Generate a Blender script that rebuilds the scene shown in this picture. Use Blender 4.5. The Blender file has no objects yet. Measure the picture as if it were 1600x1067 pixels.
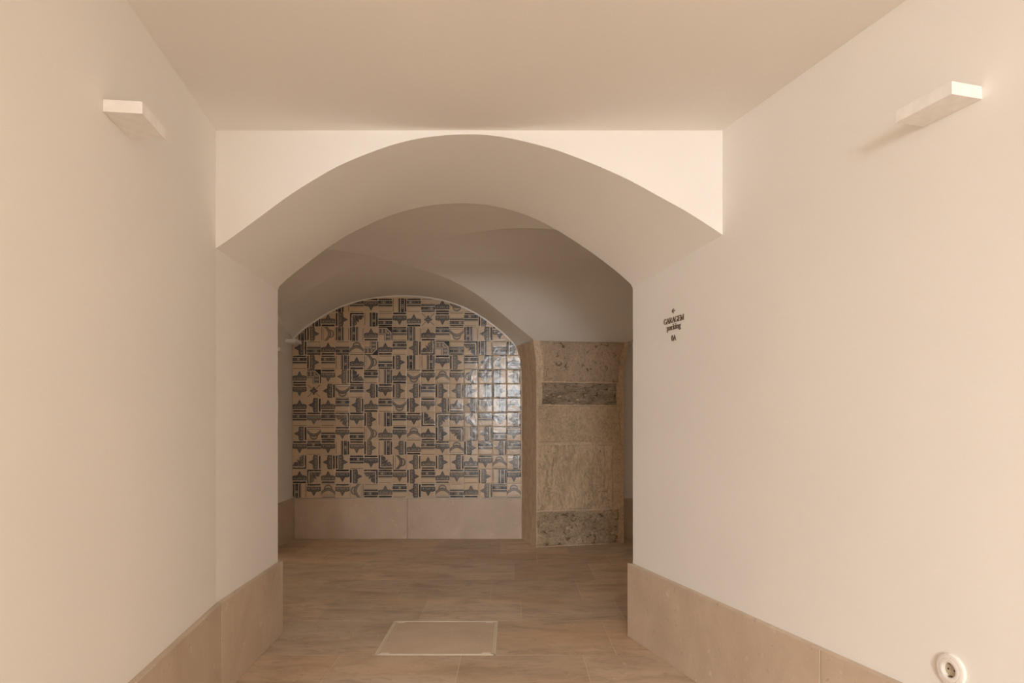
import bpy, math, random
import numpy as np
from mathutils import Vector, Matrix, noise
random.seed(7); rng = np.random.default_rng(7)
C = bpy.context.scene.collection
S = bpy.context.scene

# ------------------------------------------------------------------ camera, light, exposure
cam_d = bpy.data.cameras.new('camera'); cam = bpy.data.objects.new('camera', cam_d); C.objects.link(cam)
cam.location = (0, 0, 1.17); cam.rotation_euler = (math.radians(90), 0, 0)
cam_d.sensor_width = 36; cam_d.lens = 24.0; cam_d.shift_y = 0.0778; cam_d.clip_start = .02
S.camera = cam
w = bpy.data.worlds.new('world'); S.world = w; w.use_nodes = True
w.node_tree.nodes['Background'].inputs[0].default_value = (.02, .015, .01, 1)
w.node_tree.nodes['Background'].inputs[1].default_value = 1
S.view_settings.view_transform = 'Standard'; S.view_settings.look = 'None'
S.view_settings.exposure = 0.23; S.view_settings.gamma = 1; S.view_settings.use_curve_mapping = False
S.cycles.use_denoising = True
S.cycles.max_bounces = 9; S.cycles.diffuse_bounces = 9; S.cycles.glossy_bounces = 3
S.cycles.use_adaptive_sampling = True; S.cycles.adaptive_threshold = .08

def area(name, loc, target, sx, sy, power, col, spread=180):
    d = bpy.data.lights.new(name, 'AREA'); d.shape = 'RECTANGLE'; d.size = sx; d.size_y = sy
    d.energy = power; d.color = col; d.spread = math.radians(spread)
    o = bpy.data.objects.new(name, d); C.objects.link(o); o.location = loc
    o.rotation_euler = (Vector(target) - Vector(loc)).to_track_quat('-Z', 'Y').to_euler()
    return o
area('hall_light', (-0.10, -9.4, 1.95), (0.0, 3.0, 1.75), 1.8, 1.5, 360, (.925, .975, 1.02))
area('hall_ceiling_fill', (0.3, -3.2, 2.95), (0.3, -3.0, 0), 2.2, 2.2, 95, (.95, .985, 1.0))  # added overhead fill for the ambient level and floor, not a known lamp
area('side_room_fill', (-4.7, 4.9, 1.35), (0, 5.3, 1.35), 1.3, 1.3, 9.5, (1, .89, .74))  # added fill for the far room, shining in through the made-up opening

# ------------------------------------------------------------------ materials
def nt(name):
    m = bpy.data.materials.new(name); m.use_nodes = True
    t = m.node_tree; b = t.nodes['Principled BSDF']; return m, t, b
def N(t, typ, **kw):
    n = t.nodes.new(typ)
    for k, v in kw.items():
        if k in n.inputs: n.inputs[k].default_value = v
        else: setattr(n, k, v)
    return n
def ramp(t, fac, stops):
    r = t.nodes.new('ShaderNodeValToRGB'); e = r.color_ramp.elements
    while len(e) < len(stops): e.new(.5)
    for i, (p, c) in enumerate(stops): e[i].position = p; e[i].color = (*c, 1)
    t.links.new(fac, r.inputs[0]); return r.outputs[0]
def coords(t, scale=(1, 1, 1)):
    c = t.nodes.new('ShaderNodeTexCoord'); mp = t.nodes.new('ShaderNodeMapping'); mp.inputs['Scale'].default_value = scale
    t.links.new(c.outputs['Object'], mp.inputs[0]); return mp.outputs[0]
def noise_(t, vec, scale, detail=4, rough=.55, dist=0):
    n = N(t, 'ShaderNodeTexNoise', Scale=scale, Detail=detail, Roughness=rough, Distortion=dist)
    t.links.new(vec, n.inputs['Vector']); return n.outputs['Fac']
def mix(t, a, b, fac, mode='MIX'):
    m = t.nodes.new('ShaderNodeMix'); m.data_type = 'RGBA'; m.blend_type = mode
    for sock, v in ((m.inputs['Factor'], fac), (m.inputs[6], a), (m.inputs[7], b)):
        if hasattr(v, 'is_linked'): t.links.new(v, sock)
        elif isinstance(v, (int, float)): sock.default_value = v
        else: sock.default_value = (*v, 1)
    return m.outputs[2]
def bump(t, b, h, strength, dist=.002, prev=None):
    n = N(t, 'ShaderNodeBump', Strength=strength, Distance=dist); t.links.new(h, n.inputs['Height'])
    if prev is not None: t.links.new(prev, n.inputs['Normal'])
    t.links.new(n.outputs[0], b.inputs['Normal']); return n.outputs[0]

def plaster(name, col):
    m, t, b = nt(name); v = coords(t)
    f = noise_(t, v, 1.3, 2); f2 = noise_(t, v, 60, 2, .6)
    c = tuple(x * .985 for x in col); c2 = tuple(min(1, x * 1.012) for x in col)
    t.links.new(ramp(t, f, [(.35, c), (.65, c2)]), b.inputs['Base Color'])
    b.inputs['Roughness'].default_value = .75; b.inputs['Specular IOR Level'].default_value = .25
    p = bump(t, b, noise_(t, v, 5, 2), .25, .006)
    bump(t, b, f2, .12, .0006, p); return m
PLASTER = plaster('cream_plaster', (.90, .88, .848))

def limestone(name, base, dark, light, stretch=(1, 1, 1), veins=False, rough=.5, spec=.35):
    m, t, b = nt(name); v = coords(t, stretch)
    f = noise_(t, v, 3.2, 7, .6, .6)
    c = ramp(t, f, [(.3, dark), (.5, base), (.72, light)])
    if veins:
        f2 = noise_(t, v, 7.5, 6, .65, 1.2)
        c = mix(t, c, tuple(x * .78 for x in dark), ramp(t, f2, [(.50, (0, 0, 0)), (.66, (.5, .5, .5))]))
        f4 = noise_(t, v, 1.1, 3, .5)
        c = mix(t, c, (light[0] * 1.05, light[1] * .90, light[2] * .72), ramp(t, f4, [(.5, (0, 0, 0)), (.75, (.6, .6, .6))]))
    v2 = coords(t, (1, 1, 1) if not veins else (1, 1.7, 1))
    sp = noise_(t, v2, 26, 3, .5, .8)
    c = mix(t, c, tuple(min(1, x * 1.25) for x in light), ramp(t, sp, [(.64, (0, 0, 0)), (.74, (.5, .5, .5))]))
    sp2 = noise_(t, v2, 41, 3, .5, .4)
    c = mix(t, c, tuple(x * .72 for x in dark), ramp(t, sp2, [(.66, (0, 0, 0)), (.73, (.6, .6, .6))]))
    att = t.nodes.new('ShaderNodeAttribute'); att.attribute_name = 'tone'
    c = mix(t, c, att.outputs['Color'], 1.0, 'MULTIPLY')
    t.links.new(c, b.inputs['Base Color'])
    b.inputs['Roughness'].default_value = rough; b.inputs['Specular IOR Level'].default_value = spec
    bump(t, b, noise_(t, v2, 55, 5, .6), .15, .0006); return m
SKIRT = limestone('skirting_limestone', (.62, .50, .385), (.55, .44, .335), (.68, .56, .44), (1, 1, .8), rough=.45)
FLOOR = limestone('floor_limestone', (.67, .525, .39), (.47, .345, .24), (.76, .61, .465), (.8, 1.9, 1), veins=True, rough=.42, spec=.4)
COVER = limestone('cover_limestone', (.66, .54, .42), (.60, .485, .37), (.72, .60, .47), (.7, 1.2, 1), rough=.42)
def flat(name, col, rough=.5, metal=0, spec=.5):
    m, t, b = nt(name); v = coords(t)
    f = noise_(t, v, 30, 3)
    t.links.new(ramp(t, f, [(.3, tuple(x * .95 for x in col)), (.7, tuple(min(1, x * 1.04) for x in col))]), b.inputs['Base Color'])
    b.inputs['Roughness'].default_value = rough; b.inputs['Metallic'].default_value = metal
    b.inputs['Specular IOR Level'].default_value = spec; return m
GROUT = flat('pale_grout', (.78, .67, .54), .9, spec=.1)
WHITE = flat('white_paint', (.93, .915, .90), .5, spec=.3)
PLASTIC = flat('white_plastic', (.86, .82, .78), .25)
WELL_SHADE = flat('shaded_socket_inside', (.50, .44, .32), .5)  # khaki stands for the shadow on the white socket's recessed floor
DARK = flat('dark_hole', (.02, .015, .01), .8)
BRASS = flat('steel_trim', (.86, .78, .66), .4, .15)
BRONZE = flat('dark_bronze', (.18, .12, .075), .5, .3)
DIFF = flat('opal_diffuser', (.85, .82, .76), .35)

def old_stone(name, base, dark, light, pit, pit_lo, vert=1.0, bscale=9, brough=.8, crease_shade=.6, cs=16):
    m, t, b = nt(name); v = coords(t, (1, 1, vert))
    f = noise_(t, v, 5, 8, .65, .5)
    c = ramp(t, f, [(.32, dark), (.5, base), (.68, light)])
    g = noise_(t, v, 45, 6, .75, .4)
    c = mix(t, c, tuple(x * .55 for x in base), ramp(t, g, [(.48, (0, 0, 0)), (.70, (.8, .8, .8))]))
    k = noise_(t, v, cs, 4, .6, 1.6)
    cr = ramp(t, k, [(.455, (0, 0, 0)), (.495, (crease_shade,) * 3), (.505, (crease_shade,) * 3), (.545, (0, 0, 0))])
    rg = noise_(t, v, 3.3, 2, .5)
    cr = mix(t, (0, 0, 0), cr, ramp(t, rg, [(.38, (.15, .15, .15)), (.58, (1, 1, 1))]))
    c = mix(t, c, tuple(x * .42 for x in base), cr)  # relief shade painted into the colour as dark crease lines
    k2 = noise_(t, v, cs * 1.7, 3, .5, 1.2)
    c = mix(t, c, tuple(min(.9, x * 1.12) for x in light), ramp(t, k2, [(.58, (0, 0, 0)), (.66, (.5, .5, .5))]))
    p = noise_(t, v, 15, 6, .7, .9)
    c = mix(t, c, pit, ramp(t, p, [(pit_lo, (0, 0, 0)), (pit_lo + .04, (.9, .9, .9))]))
    t.links.new(c, b.inputs['Base Color']); b.inputs['Roughness'].default_value = .85
    b.inputs['Specular IOR Level'].default_value = .2
    q = bump(t, b, noise_(t, v, bscale, 8, brough, .6), .9, .02)
    bump(t, b, k, .6, .012, q); return m
ST = {
 'cap': old_stone('pitted_grey_stone', (0.645, 0.498, 0.354), (0.521, 0.402, 0.280), (0.697, 0.537, 0.383), (0.161, 0.114, 0.071), .585, 1, 14, crease_shade=.25),
 'band': old_stone('dark_weathered_stone', (0.512, 0.394, 0.277), (0.307, 0.234, 0.153), (0.703, 0.542, 0.386), (0.141, 0.105, 0.068), .56, 2.4, 22, crease_shade=.9, cs=13),
 'upper': old_stone('tan_dressed_stone', (0.809, 0.620, 0.420), (0.678, 0.515, 0.345), (0.809, 0.624, 0.445), (0.361, 0.264, 0.165), .66, .8, 24, crease_shade=.5, cs=20),
 'shaft': old_stone('tooled_tan_stone', (0.827, 0.634, 0.430), (0.634, 0.477, 0.313), (0.828, 0.638, 0.455), (0.325, 0.234, 0.143), .66, .42, 22, crease_shade=.7, cs=15),
 'foot': old_stone('worn_base_stone', (0.654, 0.499, 0.335), (0.431, 0.321, 0.207), (0.734, 0.566, 0.403), (0.197, 0.139, 0.087), .575, 1.3, 22, crease_shade=.8, cs=20),
 'return': old_stone('striped_side_stone', (0.791, 0.609, 0.434), (0.648, 0.496, 0.337), (0.791, 0.609, 0.434), (0.394, 0.292, 0.192), .66, .22, 16, crease_shade=.45, cs=18),
}
MORTAR = old_stone('patched_mortar', (0.757, 0.583, 0.415), (0.631, 0.487, 0.338), (0.828, 0.638, 0.455), (0.379, 0.280, 0.180), .68, 1, 12, .6, crease_shade=.3)

# ------------------------------------------------------------------ mesh helpers
def mesh_obj(name, verts, faces, mat, parent=None, smooth=None, loc=None):
    me = bpy.data.meshes.new(name); me.from_pydata([tuple(v) for v in verts], [], faces); me.update()
    mats = mat if isinstance(mat, (list, tuple)) else [mat]
    for m in mats: me.materials.append(m)
    if smooth is not None:
        me.polygons.foreach_set('use_smooth', [True] * len(me.polygons))
        me.set_sharp_from_angle(angle=math.radians(smooth))
    o = bpy.data.objects.new(name, me); C.objects.link(o)
    if parent is not None: o.parent = parent
    if loc is not None: o.location = loc
    return o
def tone(o, vals):          # one colour per face
    a = o.data.color_attributes.new('tone', 'FLOAT_COLOR', 'CORNER')
    i = 0
    for p in o.data.polygons:
        c = vals[p.index] if hasattr(vals, '__len__') and not isinstance(vals[0], float) else vals
        for _ in p.loop_indices: a.data[i].color = (*c, 1); i += 1
class MB:
    def __init__(s): s.v = []; s.f = []
    def add(s, vs, fs):
        k = len(s.v); s.v += [tuple(v) for v in vs]; s.f += [tuple(i + k for i in f) for f in fs]
    def prism(s, base, top):                  # two loops of equal length
        n = len(base); s.add(list(base) + list(top), [tuple(range(n))[::-1], tuple(range(n, 2 * n))] +
                             [(i, (i + 1) % n, n + (i + 1) % n, n + i) for i in range(n)])
    def box(s, x0, x1, y0, y1, z0, z1):
        s.prism([(x0, y0, z0), (x1, y0, z0), (x1, y1, z0), (x0, y1, z0)], [(x0, y0, z1), (x1, y0, z1), (x1, y1, z1), (x0, y1, z1)])
    def grid(s, rows):                         # rows of equal length
        m = len(rows[0]); s.add([p for r in rows for p in r],
            [(i * m + j, i * m + j + 1, (i + 1) * m + j + 1, (i + 1) * m + j) for i in range(len(rows) - 1) for j in range(m - 1)])
    def build(s, name, mat, parent=None, smooth=None, bevel=0, loc=None, seg=2):
        o = mesh_obj(name, s.v, s.f, mat, parent, smooth, loc)
        if bevel:
            b = o.modifiers.new('edge', 'BEVEL'); b.width = bevel; b.segments = seg; b.limit_method = 'ANGLE'
        return o
def struct(o): o['kind'] = 'structure'; return o
def thing(name, loc, label, cat, group=None, rot=0):
    e = bpy.data.objects.new(name, None); e.empty_display_size = .1; C.objects.link(e)
    e.location = loc; e.rotation_euler = (0, 0, rot); e['label'] = label; e['category'] = cat
    if group: e['group'] = group
    return e

# ------------------------------------------------------------------ plan of the place (metres; camera at the origin, +Y ahead)
YF = 2.90; ZC = 2.405; ZB = 6.785                       # arch front, ceiling, tiled wall
def xl(y): return -.850 - .1406 * y                     # left corridor wall
def xr(y): return 1.745 - .2933 * y                     # right corridor wall
JL0, JL1 = (-1.258, YF), (-1.286, 3.75)                 # left jamb
JR0, JR1 = (xr(YF), YF), (.657, 3.71)                   # right jamb
front = np.array([(-1.258,1.905),(-1.208,1.937),(-1.138,1.989),(-1.068,2.0395),(-.978,2.108),(-.901,2.160),(-.825,2.205),(-.755,2.247),(-.6855,2.278),(-.6156,2.306),(-.546,2.332),(-.4765,2.354),(-.386,2.3735),(-.302,2.384),(-.219,2.3885),(-.163,2.389),(-.086,2.385),(-.016,2.374),(.088,2.350),(.186,2.3235),(.297,2.282),(.402,2.239),(.506,2.191),(.611,2.132),(.7153,2.0765),(.806,2.0207),(.8944,1.9615)])
rear = np.array([(-1.2863,1.888),(-1.2845,1.905),(-1.2625,1.928),(-1.192,1.987),(-1.1215,2.038),(-1.0238,2.114),(-.911,2.186),(-.7975,2.243),(-.699,2.286),(-.594,2.320),(-.4887,2.344),(-.3836,2.3576),(-.279,2.3618),(-.244,2.361),(-.139,2.3522),(-.0557,2.337),(.0139,2.316),(.1042,2.285),(.1735,2.251),(.2493,2.2095),(.311,2.170),(.3867,2.121),(.4823,2.052),(.5782,1.977),(.6433,1.919),(.657,1.890)])
def resamp(P, n, pw=None):
    d = np.r_[0, np.cumsum(np.hypot(*np.diff(P, axis=0).T))]; u = np.linspace(0, d[-1], n)
    x = np.interp(u, d, P[:, 0]); z = np.interp(u, d, P[:, 1])
    for _ in range(3):                                   # soften hand-measured kinks, keep the ends
        x[2:-2] = (x[1:-3] + 2 * x[2:-2] + x[3:-1]) / 4; z[2:-2] = (z[1:-3] + 2 * z[2:-2] + z[3:-1]) / 4
    return np.c_[x, z]
F_ = resamp(front, 81); R_ = resamp(rear, 81)
def rear_y(x): return 3.75 + (x + 1.286) / (.657 + 1.286) * (3.71 - 3.75)
# arch wall: spandrels, soffit, jambs, back face
mb = MB(); n = len(F_)
fr = [(x, YF, z) for x, z in F_]; rr = [(x, rear_y(x), z) for x, z in R_]
rows = []
for k in range(9):
    s = k / 8; rows.append([tuple(a[i] * (1 - s) + b[i] * s for i in range(3)) for a, b in zip(fr, rr)])
mb.grid([r[::-1] for r in rows])
mb.grid([[(x, YF, 2.55) for x, y, z in fr], fr])
rt = [(-2.35, 2.75)] + [(x, 2.75) for x, y, z in rr] + [(2.45, 2.75)]
rb = [(-1.286, rear_y(0), 0)]
mb.grid([rr, [(x, y, 2.75) for x, y, z in rr]])
mb.add([(-2.35, 3.75, 0), (-1.286, 3.75, 0), rr[0], (-1.286, 3.75, 2.75), (-2.35, 3.75, 2.75)], [(0, 1, 2, 3, 4)])
mb.add([(2.45, 3.70, 0), (.657, 3.71, 0), rr[-1], (.657, 3.71, 2.75), (2.45, 3.70, 2.75)], [(4, 3, 2, 1, 0)])
mb.add([(*JL0, 0), (*JL1, 0), rr[0], fr[0]], [(0, 1, 2, 3)])
struct(mb.build('wall_arch', PLASTER, smooth=28))
# corridor walls as slabs
mb = MB(); y0 = -1.2
mb.prism([(xl(y0), y0, 0), (xl(YF), YF, 0), (xl(YF) - .25, YF, 0), (xl(y0) - .25, y0, 0)][::-1],
         [(xl(y0), y0, 2.5), (xl(YF), YF, 2.5), (xl(YF) - .25, YF, 2.5), (xl(y0) - .25, y0, 2.5)][::-1])
struct(mb.build('wall_left', PLASTER))
mb = MB()
top = 2.5
mb.prism([(xr(y0), y0, 0), (xr(y0) + .25, y0, 0), (xr(YF) + .25, YF, 0), (xr(YF), YF, 0)],
         [(xr(y0), y0, top), (xr(y0) + .25, y0, top), (xr(YF) + .25, YF, top), (xr(YF), YF, top)])
mb.add([(*JR0, 0), (*JR1, 0), rr[-1], fr[-1]], [(3, 2, 1, 0)])
struct(mb.build('wall_right', PLASTER))
mb = MB(); mb.box(-2.0, 3.2, y0, YF + .02, ZC, ZC + .1); struct(mb.build('ceiling', PLASTER))
# the hall behind the camera
mb = MB(); mb.box(-3.2, 3.6, -10.1, -10.0, 0, 3.1); struct(mb.build('wall_rear', PLASTER))
mb = MB(); mb.box(-3.3, -3.2, -10.1, y0, 0, 3.1); struct(mb.build('wall_hall_left', PLASTER))
mb = MB(); mb.box(3.6, 3.7, -10.1, y0, 0, 3.1); struct(mb.build('wall_hall_right', PLASTER))
mb = MB(); mb.box(-3.3, 3.7, -10.1, y0 + .1, 3.1, 3.2); struct(mb.build('ceiling', PLASTER))
mb = MB(); mb.box(-3.3, xl(y0), y0, y0 + .1, 0, 3.1); mb.box(xr(y0), 3.7, y0, y0 + .1, 0, 3.1); mb.box(xl(y0), xr(y0), y0, y0 + .1, ZC, 3.1); struct(mb.build('wall_front', PLASTER))

# far room walls; left opening and side room are added to admit fill
mb = MB(); mb.box(-2.40, -2.185, 3.6, 4.1, 0, 2.7); mb.box(-2.40, -2.185, 5.75, ZB + .1, 0, 2.7); mb.box(-2.40, -2.185, 4.1, 5.75, 2.0, 2.7)
struct(mb.build('wall_far_left', PLASTER))
mb = MB(); mb.box(-5.0, -2.4, 3.5, 3.6, 0, 2.6); mb.box(-5.0, -2.4, ZB, ZB + .1, 0, 2.6); mb.box(-5.1, -5.0, 3.5, ZB + .1, 0, 2.6)
struct(mb.build('wall_added_side_room', PLASTER))  # unseen room with ceiling and floor, added for the fill light
mb = MB(); mb.box(-5.1, -2.4, 3.5, ZB + .1, 2.5, 2.6); struct(mb.build('ceiling', PLASTER))
mb = MB(); mb.box(-5.1, -3.3, 3.5, ZB + .2, -.1, 0); struct(mb.build('floor', GROUT))
mb = MB(); mb.box(-2.40, 2.6, ZB + .016, ZB + .2, 0, 2.75); struct(mb.build('wall_back', PLASTER))
mb = MB(); mb.box(2.35, 2.55, 3.6, ZB + .1, 0, 2.7); struct(mb.build('wall_far_right', PLASTER))

# ------------------------------------------------------------------ groin vault
def fit(ts, zs, deg, tt): return np.polyval(np.polyfit(ts, zs, deg), tt)
Cc = (-1.0, 5.1, 2.394); M = 28
tt = np.linspace(0, 1, M)
def groin(end, ts, zs, deg):
    z = fit([0, 0] + ts, [Cc[2], Cc[2]] + zs, deg, tt); z += (1 - tt) ** 6 * (Cc[2] - z[0])
    return [(Cc[0] + (end[0] - Cc[0]) * t, Cc[1] + (end[1] - Cc[1]) * t, zz) for t, zz in zip(tt, z)]
gBR = groin((.22, 6.34), [.2245,.39,.511,.639,.773,.9155,1], [2.368,2.333,2.288,2.203,2.096,1.982,1.915], 4)
gBL = groin((-2.19, 6.34), [.14,.285,.441,.61,.793,.947,1], [2.392,2.375,2.342,2.30,2.247,2.195,2.17], 3)
gFL = groin((-1.75, 3.75), [.109,.2335,.338,.7,1], [2.378,2.363,2.342,2.20,1.98], 3)
gFR = groin((.78, 3.75), [.12,.2065,.3157,.4186,.5388,.672,.753,.9,1], [2.41,2.417,2.427,2.424,2.406,2.350,2.301,2.18,2.06], 4)
rimpx = [(457.2,531),(459.4,527),(472.5,515),(485,505.5),(498.7,496.8),(512,488.6),(525,481.5),(538,476),(551.2,471.8),(566,467.8),(582.7,464.8),(598,462.9),(614.2,461.8),(627,461.3),(640.5,461.4),(655,462.3),(669.3,464),(684,466.6),(698.2,469.8),(711,473.8),(723.7,478.6),(733,483),(742.5,488),(756,496),(768.7,505.6),(781,515),(793,525.5),(799,532),(806,541)]
kz = ZB / 1066.667
rim = np.array([((a - 800) * kz, 1.17 + (658 - b) * kz) for a, b in rimpx])
rim = resamp(rim, 2 * M - 1)
lowrim = [(rim[-1][0], rim[-1][1]), (.058, 1.86), (.078, 1.80), (.090, 1.74), (.096, 1.66), (.098, 1.5), (.098, 0)]
vb = MB()
Gback = gBL[::-1] + gBR[1:]
d = np.r_[0, np.cumsum([math.dist(a, b) for a, b in zip(Gback, Gback[1:])])]; d /= d[-1]
dr = np.linspace(0, 1, len(rim))
def rimat(s): return (np.interp(s, dr, rim[:, 0]), ZB, np.interp(s, dr, rim[:, 1]))
def ruled(A, B, k=7):
    return [[tuple(a[i] * (1 - s) + b[i] * s for i in range(3)) for a, b in zip(A, B)] for s in np.linspace(0, 1, k)]
# match rim and groin by their position across the room
gx = np.array([g[0] for g in Gback]); gf = (gx - gx[0]) / (gx[-1] - gx[0])
rx = (rim[:, 0] - rim[0, 0]) / (rim[-1, 0] - rim[0, 0])
E = [(rim[0, 0] + f * (rim[-1, 0] - rim[0, 0]), ZB, float(np.interp(f, rx, rim[:, 1]))) for f in gf]
vb.grid(ruled(Gback, E))
# left cell
Gl = gBL[::-1] + gFL[1:]
vb.grid(ruled(Gl, [(-2.20, g[1], g[2]) for g in Gl]))
# front cell
Gf = gFL[::-1] + gFR[1:]
soff = lambda x: float(np.interp(x, R_[:, 0], R_[:, 1], left=0, right=0))
vb.grid(ruled(Gf, [(g[0], 3.69, max(g[2] + .06, soff(g[0]) + .06)) for g in Gf]))
# right cell
PR = (1.10, 6.545, 1.925)
A = gBR[::-1]; B = []
for i, g in enumerate(A):
    t = 1 - i / (M - 1)
    B.append((2.40 + (PR[0] - 2.40) * t ** 1.0, 5.1 + (PR[1] - 5.1) * t, g[2] + (PR[2] - A[0][2]) * t))
vb.grid(ruled(A, B, 9))
vb.grid(ruled(gFR, [(2.40, g[1], g[2]) for g in gFR], 9))
# second niche beyond the pillar
B2 = [b for b in B]
vb.grid(ruled(B2, [(max(b[0], 1.17) + .03, ZB + .012, b[2] + .0) for b in B2], 5))
struct(vb.build('ceiling', PLASTER, smooth=14))
# thin pale bead that follows the tiled arch
rp = [tuple(r) for r in rim[::1]] + lowrim[1:4]
tb = MB(); rows = []
P = np.array(rp); T = np.gradient(P, axis=0); T /= np.hypot(*T.T)[:, None]; Nn = np.c_[T[:, 1], -T[:, 0]]
for (off, dy) in ((-.002, .0), (-.002, -.012), (.004, -.015), (.0135, -.012), (.0135, .004)):
    wd = np.ones(len(P)); wd[-6:] = np.linspace(1, .3, 6)
    rows.append([(p[0] + q[0] * off * k, ZB + dy, p[1] + q[1] * off * k) for p, q, k in zip(P, Nn, wd)])
tb.grid(rows); struct(tb.build('trim_1', PLASTER, smooth=50))

# ------------------------------------------------------------------ floor of stone slabs
mb = MB(); mb.box(-3.3, 3.7, -10.1, ZB + .2, -.1, -.0012); struct(mb.build('floor', GROUT))
rowsY = [(-10.0 + .6 * i, -9.4 + .6 * i) for i in range(14)] + [(-1.6, -1.2), (-1.2, -.6), (-.6, .0), (0, .6), (.6, 1.2), (1.2, 1.8), (1.8, 2.4), (2.4, 2.815),
         (2.815, 3.415), (3.415, 4.0), (4.0, 4.475), (4.475, 5.044), (5.044, 5.623), (5.623, 6.045), (6.045, 6.60), (6.60, ZB)]
ph = [0, .3] * 7 + [.1] + [.4, .2, .5, .3, .05, .4, .2, .353, -.0825, .057, -.143, .015, .213, .5, -.05]
mb = MB(); tones = []; g = .0018
CV = (-.69, -.0825, 3.415, 4.0)
for (a, b), p in zip(rowsY, ph):
    for k in range(-7, 8):
        x0 = p + k * .6065; x1 = x0 + .6065
        x0 = max(x0, -3.2); x1 = min(x1, 3.6)
        if x1 - x0 < .02: continue
        if abs(a - 3.415) < .01 and abs(x0 - CV[0]) < .02: continue
        mb.box(x0 + g, x1 - g, a + g, b - g, -.02, 0)
        q = random.uniform(.88, 1.08); wv = random.uniform(-.03, .04)
        tones += [(q * (1 + wv), q, q * (1 - wv))] * 6
fo = mb.build('floor', FLOOR, bevel=0); tone(fo, tones); struct(fo)

# access cover
cov = thing('floor_access_cover', (-.386, 3.7075, 0), 'square stone-filled access cover with a thin metal frame set in the floor', 'access cover')
hx, hy = .302, .2905
f = MB()
for (a, b, c_, d_) in ((-hx, hx, -hy, -hy + .007), (-hx, hx, hy - .007, hy), (-hx, -hx + .007, -hy, hy), (hx - .007, hx, -hy, hy)):
    f.box(a, b, c_, d_, -.02, .0012)
f.build('outer_frame', BRASS, cov)
f = MB(); q = .012
for (a, b, c_, d_) in ((-hx + q, hx - q, -hy + q, -hy + q + .004), (-hx + q, hx - q, hy - q - .004, hy - q), (-hx + q, -hx + q + .004, -hy + q, hy - q), (hx - q - .004, hx - q, -hy + q, hy - q)):
    f.box(a, b, c_, d_, -.02, .001)
f.build('inner_frame', BRASS, cov)
f = MB(); f.box(-hx + .017, hx - .017, -hy + .017, hy - .017, -.02, .0004)
o = f.build('stone_infill', COVER, cov); tone(o, (1.06, 1.04, 1.02))
f = MB(); f.box(-hx + .0075, hx - .0075, -hy + .0075, hy - .0075, -.02, -.006); f.build('gap_channel', DARK, cov)
for sx in (-1, 1):
    for sy in (-1, 1):
        f = MB(); cx, cy = sx * (hx - .046), sy * (hy - .030)
        f.box(cx - .021, cx + .021, cy - .006, cy + .006, -.01, .0018)
        f.build('lifting_key_plate', BRASS, cov, bevel=.0006)

# ------------------------------------------------------------------ skirting
def skirt(name, pts, side, joints=(), h=.398, th=.025, mat=SKIRT, tn=(1, 1, 1)):
    """pts: front line in plan from near to far; side +1 = wall lies to the left of the walking direction"""
    mb = MB(); tones = []
    for a, b in pts:
        a = Vector(a); b = Vector(b); dr_ = (b - a).normalized(); nr = Vector((-dr_.y, dr_.x)) * side
        L = (b - a).length; cuts = [0] + [j for j in joints if 0 < j < L] + [L]
        for c0, c1 in zip(cuts, cuts[1:]):
            p0 = a + dr_ * (c0 + (.0012 if c0 > 0 else 0)); p1 = a + dr_ * (c1 - (.0012 if c1 < L else 0))
            p2 = p1 + nr * (th + .002); p3 = p0 + nr * (th + .002)
            loop = [(p.x, p.y) for p in (p0, p1, p2, p3)]
            if side > 0: pass
            else: loop = loop[::-1]
            mb.prism([(x, y, 0) for x, y in loop], [(x, y, h) for x, y in loop])
            q = random.uniform(.96, 1.04)
            tones += [(tn[0] * q, tn[1] * q, tn[2] * q)] * 6
    o = mb.build(name, mat, bevel=.0025); tone(o, tones); return struct(o)
bl = lambda y: xl(y) + .024
br = lambda y: xr(y) - .0255
skirt('baseboard_left', [((bl(y0), y0), (bl(YF), YF)), ((bl(YF), YF + .002), (-1.263, 3.765))], 1, joints=(1.4, 2.9, 4.26, 5.12))
skirt('baseboard_right', [((br(3.72), 3.72), (br(y0), y0))], 1, joints=(1.47, 2.97, 4.4))
skirt('baseboard_back', [((-2.16, ZB - .002), (.098, ZB - .002))], 1, joints=(1.12,), h=.402, th=.012)
skirt('baseboard_far_left', [((-2.160, 5.76), (-2.160, ZB - .002))], 1, joints=(), h=.402, tn=(.95, .95, .95))
skirt('baseboard_far_right', [((1.09, ZB - .014), (2.35, ZB - .014))], 1, h=.402, tn=(.95, .95, .95))

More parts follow.
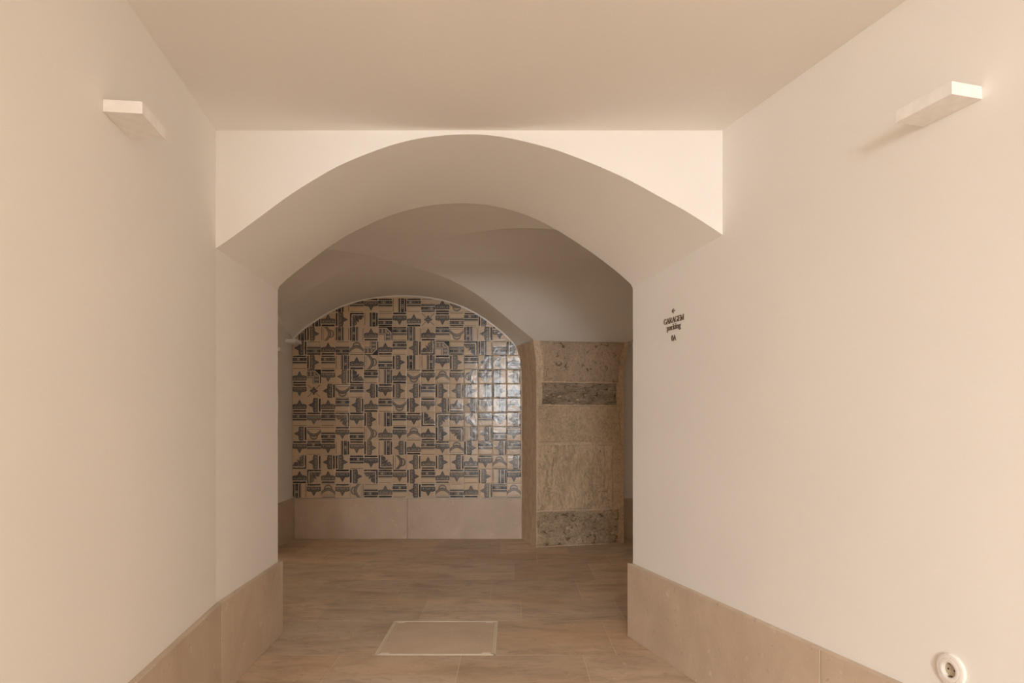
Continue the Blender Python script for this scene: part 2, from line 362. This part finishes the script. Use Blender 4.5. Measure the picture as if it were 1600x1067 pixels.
# ------------------------------------------------------------------ painted tile panel
LAY = """. . . Bl Bu Pd Bu Br Bu Bd Pu Sd . . . .
. Br Pu Pr K1 Br Bd Pd Pu XX Pd Bd Bu Pr . .
Br Pr Sr Bl Bl Pu Q2 Bu Bl Pu Bu Sd Bl Pl Pd .
Pl Bd Pu Bd Su Q3 Pu Bu Pl K3 Q2 Bd K2 Bl Bd Pr
Bu Pr Bu Br Pu Sr Bd Pr Bl Br Pd Pr Bu Pl Sl Pu
Pu Q2 Pd Pl K4 Bu Br Pu Sd Pd Su Pd Sl Pd Bl Pl
Pd XX Pl Sd Bu Pl Pd Pr Pl Bu Pr Pl Pr Br Pr Pu
Pu Pl Pu Bu Pl Pu Bu Sd Pr Pd Pl Pu Pl Pd Br Su
Bu Pd Bu K2 Pd Pr Br Bu Pd K4 K1 Pd Sl Bu Pd Pl
Pl Sd Bd Pd Bd Sr Pu Pd Su Pu Pr K2 Br Pl Bd Pd
Pd Bu Pd Br Pd Pr Br Pl Pu Bu Pd Su Pr Bu Pl Bu
K3 Pl Pl Pr Bu Pd K4 Sr Pl Pu Pr Pl Pu Pd Su Pl
Pu K1 Pu Pd Pr K2 Bu Pd Pr Bu Pu Pd Bu Pr Br Pd
Bl Pd Su Pd Sl Bd Pu Bu Pl Pd Su Bd Pu Pl Bu Su""".split('\n')
NT = 34
def motif(kind, u, v, r):
    """ink (0 bare .. 1 darkest) of the hand painted motif at u right, v up; r: small per-tile offsets"""
    x = u - .5; ink = np.zeros_like(u)
    wob = .012 * np.sin(9 * u + r[0] * 6) + .010 * np.sin(17 * v + r[1] * 6)
    def put(mask, val):
        ink[mask] = val
    def line(d, w_, val):
        ink[:] = np.where(np.abs(d) < w_, np.maximum(ink, val), ink)
    if kind == 'P':
        put((v > .03 + .01 * r[0]) & (v < .14 + wob) & (u > .04) & (u < .96), 1.0)
        put((v > .150) & (v < .205), -.9); put((v > .21) & (v < .235), .9)
        leaf = (np.abs(x) < .235 * np.clip(1 - (np.maximum(v - .40, 0) / .49) ** 1.2, 0, 1)) & (v >= .40)
        leaf |= (np.abs(x) < .24) & (v > .235) & (v < .42)
        a = np.abs(x)
        side = ((a - .29) ** 2 + (v - .42) ** 2 < .155 ** 2) | ((a - .43) ** 2 + (v - .42) ** 2 < .11 ** 2) | ((v > .235) & (v < .36))
        body = leaf | side
        put(body, .52)
        edge = body & ~(((np.abs(x) < .185 * np.clip(1 - (np.maximum(v - .40, 0) / .42) ** 1.2, 0, 1)) & (v >= .38)) | ((a - .29) ** 2 + (v - .42) ** 2 < .115 ** 2) | ((v > .25) & (v < .34)) | ((a - .43) ** 2 + (v - .40) ** 2 < .055 ** 2) | ((np.abs(x) < .16) & (v > .25) & (v < .4)))
        put(edge, .95)
        put(((a - .27) ** 2 + (v - .41) ** 2 < .035 ** 2), .97)
        put(((a - .33) ** 2 + (v - .35) ** 2 < .030 ** 2) , -.1)
        put((x ** 2 / .05 ** 2 + (v - .36) ** 2 / .07 ** 2 < 1), -.5)
        put((np.abs(a - .09 - .06 * np.cos(v * 9)) < .016) & (v > .25) & (v < .58), .93)
        put((a < .013) & (v > .46) & (v < .74), .95)
        put((np.abs(a - .12) < .02) & (v > .29) & (v < .37), .2)
        put((v > .235) & (v < .262) & (np.sin(u * 50) > .2), .9)
    elif kind == 'B':
        put((v > .87) & (v < .965 + wob * .5) & (u > .03) & (u < .97), .97)
        put((v > .825) & (v < .865), -.9); put((v > .80) & (v < .825), .92)
        band = (v > .60) & (v < .80)
        cx = .42 + .2 * r[2]
        val = .84 - .50 * np.exp(-((u - cx) / .11) ** 2) - .34 * np.exp(-((v - .72) / .05) ** 2) * (.5 + .5 * np.sin(u * 21 + r[0] * 6)) + .15 * np.sin(u * 44 + r[1] * 9) * (v > .64)
        ink[:] = np.where(band, np.clip(val, .12, .95), ink)
        put((v > .59) & (v < .625), .95)
        put((v > .485) & (v < .545), .95)
        put((v > .545) & (v < .59) , -.9)
        ink[:] = np.where((v > .37) & (v <= .485), .62 * (v - .37) / .115 + .1, ink)
        put((v > .04) & (v < .078) & (u > .05) & (u < .93 + .05 * r[0]), .88)
    elif kind == 'S':
        put((v > .035) & (v < .085) & (u > .03), 1.0)
        put((v > .095) & (v < .155), -.9); put((v > .165) & (v < .185), .85)
        put((v > .955) & (v < .975), .75)
        c = .32 + .29 * np.cos(np.pi * x)
        ink[:] = np.where(np.abs(v - c) < .085, .48 + .16 * np.sin((v - c) * 60), ink)
        line(v - c - .085, .020, .97); line(v - c + .085, .020, .97)
        R1 = np.sqrt((x / .27) ** 2 + ((v - .66) / .25) ** 2)
        put((R1 < 1) & (v > c + .10), .45)
        put((np.abs(R1 - 1) < .06) & (v > c + .09), .92)
        R2 = np.sqrt((x / .20) ** 2 + ((v - .66) / .15) ** 2)
        put((R2 < 1) & (v > c + .10), .05)
    elif kind == 'K':                                     # thick L on left and bottom
        for p, q in ((u, v), (v, u)):
            put((p > .035) & (p < .12 + wob) & (q > .03), 1.0)
        put((u < .12) & (v < .12) & (u > .03) & (v > .03), 1.0)
        for p, q in ((u, v), (v, u)):
            put((p > .13) & (p < .195) & (q > .13), -.9)
        for p, q in ((u, v), (v, u)):
            put((p > .205) & (p < .228) & (q > .205), .88)
        s_ = (u + v) / 2; t_ = np.abs(u - v)
        body = ((u - .42) ** 2 + (v - .42) ** 2 < .17 ** 2) | ((u > .228) & (u < .36) & (v > .228)) | ((v > .228) & (v < .36) & (u > .228))
        for a_, b_ in ((.76, .38), (.38, .76)):
            body |= (u - a_) ** 2 + (v - b_) ** 2 < .14 ** 2
        body |= (t_ < .30 * np.clip(1 - (s_ - .45) / .25, 0, 1)) & (s_ > .45)
        put(body, .50)
        for a_, b_, rr_ in ((.76, .38, .10), (.38, .76, .10), (.42, .42, .12)):
            D = np.hypot(u - a_, v - b_)
            put((np.abs(D - rr_) < .022), .95); put(D < .035, .9)
            put((np.abs(D - rr_ * .6) < .02) & (u > v), .2)
        put((t_ < .03) & (s_ > .3) & (s_ < .62), .93); put(np.hypot(u - .33, v - .33) < .045, .15)
    elif kind == 'Q':                                     # dark filled corner top right
        put((v > .93) & (u > .03), .97); put((u > .93) & (v > .03), .97)
        rad = np.hypot(u - .98, v - .98)
        band = ((v > .56) & (v < .86) & (u < .86)) | ((u > .56) & (u < .86) & (v < .86))
        rc = np.maximum(u, v) < .88 - .0
        cut = (u + v) < 1.43
        put(band & cut, .5)
        mm = band & cut
        ink[:] = np.where(mm, (.42 + .25 * np.sin(np.minimum(u, v) * 24 + r[0] * 5)), ink)
        put(((u + v) > 1.50) & (u > .55) & (v > .55), 1.0)
        put((np.abs(u + v - 1.41) < .03) & (u > .56) & (v > .56) & (u < .86) & (v < .86), .95)
        put((np.abs(v - .855) < .02) & (u < .60), .95); put((np.abs(u - .855) < .02) & (v < .60), .95)
        put((np.abs(v - .545) < .02) & (u < .565), .95); put((np.abs(u - .545) < .02) & (v < .565), .95)
        ink[:] = np.where((v > .42) & (v < .49) & (u < .49), .5, ink); ink[:] = np.where((u > .42) & (u < .49) & (v < .49), .5, ink)
        put((np.abs(v - .505) < .02) & (u < .52), -.9); put((np.abs(u - .505) < .02) & (v < .52), -.9)
        put((v > .87) & (v < .925) & (u < .62), -.9); put((u > .87) & (u < .925) & (v < .62), -.9); put((np.abs(u + v - 1.47) < .035) & (u > .58) & (v > .58), -.9)
    elif kind == 'X':
        y = v - .5
        put((np.abs(np.abs(x) - np.abs(y)) < .022) & (np.hypot(x, y) < .62), .92)
        D = np.hypot(x, y); th = np.arctan2(y, x)
        put(D < .19 + .08 * np.cos(4 * th), .66)
        put((np.abs(D - .18 - .08 * np.cos(4 * th)) < .025), .96)
        put(D < .05, .15); put((D > .05) & (D < .085), .95)
    return ink
rot = {'P': {'u': 0, 'l': 1, 'd': 2, 'r': 3}, 'B': {'u': 0, 'l': 1, 'd': 2, 'r': 3}, 'S': {'u': 0, 'l': 1, 'd': 2, 'r': 3},
       'K': {'4': 0, '3': 1, '2': 2, '1': 3}, 'Q': {'2': 0, '1': 1, '4': 2, '3': 3}, 'X': {'X': 0}}
PX = .14185; X0 = (457.3 - 800) * kz; ZT0 = 1.17 + (658 - 777.6) * kz
V = []; Fc = []; COL = []; base = 0
us = (np.arange(NT + 1)) / NT
U, Vv = np.meshgrid(us, us)
bare = np.array([.68, .55, .415]); inkc = np.array([.016, .018, .026]); mid = np.array([.145, .145, .155]); white = np.array([.80, .72, .61])
for r_i, row in enumerate(LAY):
    for c_i, code in enumerate(row.split()):
        cx0 = X0 + c_i * PX; z1 = ZT0 + (14 - r_i) * PX * .998 ; z0 = z1 - PX * .998
        if code == '.':
            code = 'Bu'
            # corner tiles only where some of the tile lies under the arch
        r = rng.uniform(-1, 1, 4)
        k = rot[code[0]][code[1]]
        acc = 0
        for ox in (-.33, 0, .33):                          # supersampled brush strokes
            for oy in (-.33, 0, .33):
                uu = np.clip(U + ox / NT, 0, 1); vv = np.clip(Vv + oy / NT, 0, 1)
                a, b = uu, vv
                for _ in range(k): a, b = b, 1 - a        # turn the motif a quarter to the left
                acc = acc + motif(code[0], a, b, r)
        ink = acc / 9
        ink = np.clip(ink * (1 + .08 * r[2]) + rng.normal(0, .03, ink.shape) * (ink > .05), -1, 1)
        strength = .93 + .07 * r[3]; ink = ink * strength
        bt = bare * (1 + .06 * r[1]) * np.array([1 + .02 * r[0], 1, 1 - .03 * r[0]])
        m1 = np.clip(ink / .6, 0, 1)[..., None]; m2 = np.clip((ink - .6) / .4, 0, 1)[..., None]
        m0 = np.clip(-ink, 0, 1)[..., None]; col = bt * (1 - m1) + mid * m1; col = col * (1 - m0) + white * m0; col = col * (1 - m2) + inkc * m2
        # geometry: slightly tilted tile with a rounded rim
        gp = .0011; w0 = PX - 2 * gp
        X = cx0 + gp + U * w0; Z = z0 + gp + Vv * (w0)
        tx, tz = rng.normal(0, .008, 2); bow = .0002
        Y = ZB - .008 + tx * (X - cx0 - PX / 2) + tz * (Z - z0 - PX / 2) + bow * (((U - .5) * 2) ** 4 + ((Vv - .5) * 2) ** 4)
        edge = (U < 1e-6) | (U > 1 - 1e-6) | (Vv < 1e-6) | (Vv > 1 - 1e-6); Y = Y + edge * .0012
        # faces below the arch only
        Xc = (X[:-1, :-1] + X[1:, 1:]) / 2; Zc = (Z[:-1, :-1] + Z[1:, 1:]) / 2
        lim = np.interp(Xc, np.r_[rim[:, 0], .075, .092, .11], np.r_[rim[:, 1], 1.81, 1.73, 1.60])
        keep = Zc < lim + .006
        if not keep.any(): continue
        idx = base + np.arange((NT + 1) ** 2).reshape(NT + 1, NT + 1)
        q = np.stack([idx[:-1, :-1], idx[:-1, 1:], idx[1:, 1:], idx[1:, :-1]], -1)[keep]
        V.append(np.stack([X, Y, Z], -1).reshape(-1, 3)); Fc.append(q); COL.append(col.reshape(-1, 3)); base += (NT + 1) ** 2
V = np.concatenate(V); Fc = np.concatenate(Fc); COL = np.concatenate(COL)
used, inv = np.unique(Fc, return_inverse=True); Fc = inv.reshape(-1, 4); V = V[used]; COL = COL[used]
panel = thing('tile_panel', (-1.04, ZB, .41), 'arched wall panel of mismatched blue and white hand-painted tiles above the stone skirting', 'tile panel')
V = V - np.array([-1.04, ZB, .41])
me = bpy.data.meshes.new('painted_tiles'); me.vertices.add(len(V)); me.vertices.foreach_set('co', V.ravel())
me.loops.add(Fc.size); me.loops.foreach_set('vertex_index', Fc.ravel().astype(np.int32))
me.polygons.add(len(Fc)); me.polygons.foreach_set('loop_start', np.arange(0, Fc.size, 4, dtype=np.int32))
me.polygons.foreach_set('use_smooth', np.ones(len(Fc), bool)); me.update(calc_edges=True); me.validate()
ca = me.color_attributes.new('paint', 'FLOAT_COLOR', 'POINT')
ca.data.foreach_set('color', np.c_[COL, np.ones(len(COL))].astype(np.float32).ravel())
m, t, b = nt('tin_glazed_tile')
at = t.nodes.new('ShaderNodeAttribute'); at.attribute_name = 'paint'
v = coords(t); f = noise_(t, v, 14, 5, .6, .5); f2 = noise_(t, v, 2.2, 3, .5)
c = mix(t, at.outputs['Color'], (.83, .80, .76), ramp(t, f, [(.5, (0, 0, 0)), (.75, (.5, .5, .5))]), 'MULTIPLY')
c = mix(t, c, (1.0, .90, .76), ramp(t, f2, [(.4, (0, 0, 0)), (.7, (.6, .6, .6))]), 'MULTIPLY')
t.links.new(c, b.inputs['Base Color']); b.inputs['Roughness'].default_value = .17; b.inputs['Specular IOR Level'].default_value = .27
p_ = bump(t, b, noise_(t, v, 17, 3, .5, .3), .5, .004); bump(t, b, noise_(t, v, 90, 3, .5), .2, .0006, p_)
me.materials.append(m)
o = bpy.data.objects.new('painted_tiles', me); C.objects.link(o); o.parent = panel
f = MB()
pts = [(X0 - .002, ZT0), (.098, ZT0)] + [(a, b_) for a, b_ in lowrim[5:1:-1] if b_ > 1.0] + [tuple(p) for p in rim[::-1]]
f.prism([(a + 1.04, -.003, b_ - .41) for a, b_ in pts], [(a + 1.04, .014, b_ - .41) for a, b_ in pts])
f.build('grout_bed', GROUT, panel)

# ------------------------------------------------------------------ old stone pillar
PA = Vector((.225, 6.34)); PB = Vector((1.068, 6.54)); PD = (PB - PA).normalized(); PN = Vector((PD.y, -PD.x)); PL = (PB - PA).length
pil = thing('stone_pillar', (PA.x, PA.y, 0), 'rough old stone block pillar with patched mortar edges, right of the tile panel', 'pillar', rot=math.atan2(PD.y, PD.x))
# local: x along the face, -y towards the room, z up
def ledge(z): return -.035 * max(0, (z - 1.62) / .31) ** 2
def redge(z): return PL + .005 + .062 * max(0, (z - 1.55) / .38) ** 2
rows = []; body = MB()
zs = list(np.linspace(0, 1.55, 9)) + list(np.linspace(1.6, 1.945, 10)) + [2.02]
NX = 40
for z in zs:
    zz = min(z, 1.945)
    rows.append([(ledge(zz) + (redge(zz) - ledge(zz)) * i / NX, .002 * noise.noise(Vector((i * .3, z * 6, 0))), z) for i in range(NX + 1)])
body.grid(rows)
body.grid([[(r[-1][0], r[-1][1], r[-1][2]) for r in rows], [(PL + .02, .30, r[-1][2]) for r in rows]])
body.build('mortar_core', MORTAR, pil, smooth=40)
def block(z0, z1, x0, x1, mat, amp, fz, dep=.008, rag=.006, seed=0.0):
    nx = 90; nz = max(8, int((z1 - z0) / .0085)); g_ = []
    for j in range(nz + 1):
        z = z0 + (z1 - z0) * j / nz; row = []
        a = x0(z) if callable(x0) else x0; b = x1(z) if callable(x1) else x1
        a += rag * noise.noise(Vector((seed, z * 22, 1))) + rag * 1.6 * noise.noise(Vector((seed, z * 6, 2)))
        b += rag * 1.5 * noise.noise(Vector((seed, z * 20, 5))) + rag * 2.5 * noise.noise(Vector((seed, z * 5, 7)))
        for i in range(nx + 1):
            x = a + (b - a) * i / nx
            zr = z + (rag * .35 * noise.noise(Vector((x * 18, seed, 3 if j else 4))) if j in (0, nz) else 0)
            d_ = dep + 1.9 * amp * noise.fractal(Vector((x * 11 + seed, z * 11 * fz, 0)), 1, 2.1, 5)
            if i in (0, nx) or j in (0, nz): d_ = -.004
            elif i in (1, nx - 1) or j in (1, nz - 1): d_ *= .75
            row.append((x, -d_, zr))
        g_.append(row)
    q = MB(); q.grid(g_); q.add([(x0(z0) if callable(x0) else x0, .03, (z0 + z1) / 2)], []); 
    return q.build('stone_block', mat, pil, smooth=60)
zpx = lambda y, Y=6.40: 1.17 + (658 - y) * Y / 1066.667
def c_l(z): return .062 + ledge(z)
def c_r(z): return redge(z) - .072 + .0
block(zpx(596.3), zpx(532.5), c_l, lambda z: redge(z) - .055, ST['cap'], .0035, 1, seed=1)
block(zpx(632.6), zpx(597.2), .052, PL - .07, ST['band'], .006, 2, seed=2)
block(zpx(691.5), zpx(633.4), .018, PL - .03, ST['upper'], .004, 1, seed=3)
block(zpx(797), zpx(694.5), .012, PL - .105, ST['shaft'], .0065, .4, seed=4)
block(.004, zpx(798), .006, PL - .05, ST['foot'], .007, 1.3, seed=5)
# return of the pillar towards the tiled wall
inv_m = Matrix.Rotation(-math.atan2(PD.y, PD.x), 4, 'Z') @ Matrix.Translation((-PA.x, -PA.y, 0))
lr = np.array(lowrim)[::-1]
rows = []
for z in np.linspace(0, 1.915, 60):
    if z < 1.5: xb = .098
    else: xb = float(np.interp(z, lr[:, 1], lr[:, 0]))
    a = inv_m @ Vector((xb, ZB - .001, z)); e_ = Vector((ledge(z), 0, z)); row = []
    for k in range(13):
        s = k / 12; p = e_ * (1 - s) + a * s
        bulge = .0025 * noise.fractal(Vector((k * .35, z * 3, 4)), 1, 2, 4) if 0 < k < 12 else 0
        row.append((p.x + bulge, p.y, p.z))
    rows.append(row)
q = MB(); q.grid(rows); q.build('side_return', ST['return'], pil, smooth=40)

# ------------------------------------------------------------------ wall sconces
def make_sconce(label):
    e = thing('wall_sconce', (0, 0, 0), label, 'wall lamp', 'white box wall sconces')
    L, D, H = .176, .1015, .0335
    f = MB(); th = .004                                    # local: x along the wall, +y out of the wall
    f.box(-L / 2, L / 2, 0, D, 0, .004); f.box(-L / 2, -L / 2 + th, 0, D, .004, H); f.box(L / 2 - th, L / 2, 0, D, .004, H)
    f.box(-L / 2 + th, L / 2 - th, D - th, D, .004, H); f.box(-L / 2 + th, L / 2 - th, 0, th, .004, H)
    o = MB(); o.box(-L / 2, L / 2, .0005, D, 0, H); o.build('housing', WHITE, e, bevel=.0012)
    o = MB(); o.box(-L / 2 + .008, L / 2 - .008, .008, D - .008, H - .002, H + .0008); o.build('diffuser', DIFF, e)
    return e
def copy_tree(o, parent=None):
    c_ = o.copy(); C.objects.link(c_)
    if parent is not None: c_.parent = parent
    for ch in list(o.children): copy_tree(ch, c_)
    return c_
s1 = make_sconce('white box sconce high on the left corridor wall, beside the arch')
al = math.atan2(1, -.1406)                                # direction of the left wall
yc = 1.938; s1.location = (xl(yc), yc, 2.010); s1.rotation_euler.z = al - math.pi
s2 = copy_tree(s1); yc = 1.861; s2.location = (xr(yc), yc, 2.008); s2.rotation_euler.z = math.atan2(1, -.2933)
s2['label'] = 'white box sconce high on the right corridor wall, above the parking lettering'
s3 = copy_tree(s1); s3.location = (-2.185, 6.672, 1.930); s3.rotation_euler.z = -math.pi / 2
s3['label'] = 'small far sconce at the left corner of the tile panel, where its arch begins'
s4 = copy_tree(s1); s4.location = (-2.185, 6.23, 1.800); s4.rotation_euler.z = -math.pi / 2
s4['label'] = 'small far sconce half hidden behind the left edge of the arch opening'

# ------------------------------------------------------------------ power socket
WD = Vector((.2815, -.9596, 0)); WN = Vector((-.9596, -.2815, 0))      # right wall: reading direction, normal into the room
def on_right_wall(y, z): return Vector((xr(y), y, z))
def frame(e, loc):
    Mx = Matrix((WD, Vector((0, 0, 1)), WN)).transposed().to_4x4(); Mx.translation = loc; e.matrix_world = Mx
sock = thing('power_socket', (0, 0, 0), 'round white two-pin power socket low on the right corridor wall', 'socket')
frame(sock, on_right_wall(1.862, .492))
def lathe(prof, n=64):
    q = MB(); q.grid([[(r_ * math.cos(2 * math.pi * i / n), r_ * math.sin(2 * math.pi * i / n), z) for i in range(n + 1)] for r_, z in prof]); return q
q = lathe([(.0445, -.001), (.0445, .005), (.0435, .0078), (.0415, .0092), (.036, .0098), (.0325, .0102), (.0318, .0088), (.0312, .0088)]); q.build('faceplate', PLASTIC, sock, smooth=35)
q = lathe([(.0312, .0088), (.0306, .0105), (.027, .0112), (.0215, .0112), (.0203, .0104), (.0197, .0088), (.0195, -.0045)]); q.build('socket_well', PLASTIC, sock, smooth=35)
q = lathe([(.0195, .0002), (.0001, .0002)]); q.build('well_floor', WELL_SHADE, sock)
for sx in (-1, 1):
    q = lathe([(.0029, .0004), (.0001, .0006)], 20); q.v = [(a + sx * .0095, b_, c_) for a, b_, c_ in q.v]; q.build('pin_hole', DARK, sock)  # flat dark discs painted for the shade inside the pin holes
for sy in (-1, 1):
    q = MB(); y_ = sy * .0175; q.box(-.0035, .0035, y_ - .0016, y_ + .0016, .0, .0085); q.build('earth_clip', BRONZE, sock, bevel=.0005)

# ------------------------------------------------------------------ lettering on the right wall
def arc(cx, cy, rx_, ry_, a0, a1, n=14): return [(cx + rx_ * math.cos(math.radians(a0 + (a1 - a0) * i / n)), cy + ry_ * math.sin(math.radians(a0 + (a1 - a0) * i / n))) for i in range(n + 1)]
TK, TN, SF = .13, .055, .06
GL = {   # width, list of (points, stroke width); serif letter shapes, cap height 1
 'G': (.86, [(arc(.44, .5, .38, .47, 52, 335), TN * 1.5), ([(.07, .36), (.06, .5), (.07, .64)], TK), ([(.75, .40), (.75, .08)], TK), ([(.60, .41), (.88, .41)], SF), ([(.70, .94), (.72, .70)], SF)]),
 'A': (.84, [([(.08, .03), (.40, .98)], TN), ([(.40, .98), (.74, .03)], TK), ([(.20, .35), (.60, .35)], TN), ([(-.03, .02), (.21, .02)], SF), ([(.58, .02), (.87, .02)], SF)]),
 'R': (.80, [([(.17, .0), (.17, 1)], TK), ([(.17, .97), (.40, .97)] + arc(.40, .74, .23, .23, 90, -90) + [(.17, .51)], TN * 1.4), ([(.62, .66), (.62, .82)], TK * .8), ([(.38, .50), (.74, .03)], TK), ([(.04, .02), (.31, .02)], SF), ([(.04, .98), (.2, .98)], SF), ([(.68, .02), (.84, .02)], SF)]),
 'E': (.72, [([(.17, 0), (.17, 1)], TK), ([(.04, .97), (.62, .97), (.62, .78)], SF), ([(.17, .51), (.48, .51)], SF), ([(.48, .60), (.48, .42)], SF), ([(.04, .03), (.65, .03), (.67, .25)], SF)]),
 'M': (1.02, [([(.15, .0), (.15, 1)], TN), ([(.15, .98), (.49, .06)], TK), ([(.49, .06), (.84, .98)], TN), ([(.86, 1), (.86, 0)], TK), ([(.02, .02), (.28, .02)], SF), ([(.72, .02), (1.0, .02)], SF), ([(.03, .98), (.18, .98)], SF), ([(.84, .98), (1.0, .98)], SF)]),
 'p': (.60, [([(.13, -.28), (.13, .66)], TK), (arc(.28, .33, .22, .31, 145, -145), TN * 1.6), ([(.49, .22), (.49, .44)], TK * .8), ([(.02, -.27), (.27, -.27)], SF), ([(.02, .62), (.13, .65)], SF)]),
 'a': (.54, [(arc(.24, .46, .17, .19, 160, 0) + [(.41, .10), (.50, .03)], TK * .8), (arc(.22, .19, .17, .17, 70, 340), TN * 1.6)]),
 'r': (.44, [([(.14, .0), (.14, .66)], TK), ([(.14, .44), (.24, .62), (.38, .61)], TK * .8), ([(.02, .02), (.28, .02)], SF), ([(.02, .62), (.14, .65)], SF)]),
 'k': (.60, [([(.13, .0), (.13, 1.02)], TK), ([(.15, .30), (.44, .62)], TN), ([(.24, .38), (.50, .03)], TK), ([(.01, .02), (.26, .02)], SF), ([(.38, .02), (.60, .02)], SF), ([(.34, .63), (.54, .63)], SF), ([(.01, .98), (.13, 1.01)], SF)]),
 'i': (.30, [([(.14, .0), (.14, .66)], TK), ([(.02, .02), (.27, .02)], SF), ([(.02, .62), (.14, .65)], SF), ([(.08, .90), (.20, .90)], .13)]),
 'n': (.62, [([(.13, .0), (.13, .66)], TK), ([(.13, .48), (.26, .63), (.38, .63), (.46, .5), (.46, 0)], TK * .85), ([(.02, .02), (.25, .02)], SF), ([(.36, .02), (.58, .02)], SF), ([(.02, .62), (.13, .65)], SF)]),
 'g': (.56, [(arc(.24, .43, .17, .20, 0, 360), TN * 1.7), ([(.36, .58), (.50, .64)], SF), ([(.14, .24), (.08, .13), (.20, .05), (.40, .03)], SF * 1.2), (arc(.25, -.12, .20, .15, 0, 360), TN * 1.5)]),
 '0': (.62, [(arc(.29, .5, .21, .47, 0, 360, 24), TN * 1.5), ([(.09, .34), (.08, .5), (.09, .66)], TK * .8), ([(.49, .34), (.50, .5), (.49, .66)], TK * .8)]),
}
def strokes(q, sts, ox, oy, sc, sx=1.0, dp=.003):
    k_ = .0
    for pts_, w_ in sts:
        for (a, b_) in zip(pts_, pts_[1:]):
            a = Vector((ox + a[0] * sc * sx, oy + a[1] * sc)); b_ = Vector((ox + b_[0] * sc * sx, oy + b_[1] * sc))
            dd = b_ - a
            if dd.length < 1e-7: continue
            dd.normalize(); e_ = dd * w_ * sc * .15; p_ = Vector((-dd.y, dd.x)) * w_ * sc * .5
            loop = [a - e_ - p_, b_ + e_ - p_, b_ + e_ + p_, a - e_ + p_]
            q.prism([(v_.x, v_.y, .0) for v_ in loop], [(v_.x, v_.y, dp) for v_ in loop])
def text(name, s, cx, basey, cap, width, parent):
    tot = sum(GL[ch][0] for ch in s) ; sx = width / (tot * cap); x = cx - width / 2; q = MB()
    for ch in s:
        strokes(q, GL[ch][1], x, basey, cap, sx); x += GL[ch][0] * cap * sx
    return q.build(name, BRONZE, parent)
sg = thing('wall_lettering', (0, 0, 0), 'raised dark bronze parking direction lettering with an arrow on the right wall', 'sign')
frame(sg, on_right_wall(3.29, 1.60) + WN * .0005)
text('word_lettering', 'GARAGEM', .001, .046, .0265, .190, sg)
text('word_lettering', 'parking', .002, .0125, .0265, .134, sg)
text('level_code', '0A', .001, -.0415, .0265, .043, sg)
q = MB()
strokes(q, [([(-.5, 0), (.5, 0)], .14), ([(-.5, 0), (-.05, .40)], .16), ([(-.5, 0), (-.05, -.40)], .16)], 0, .1015, .024)
q.build('arrow', BRONZE, sg)
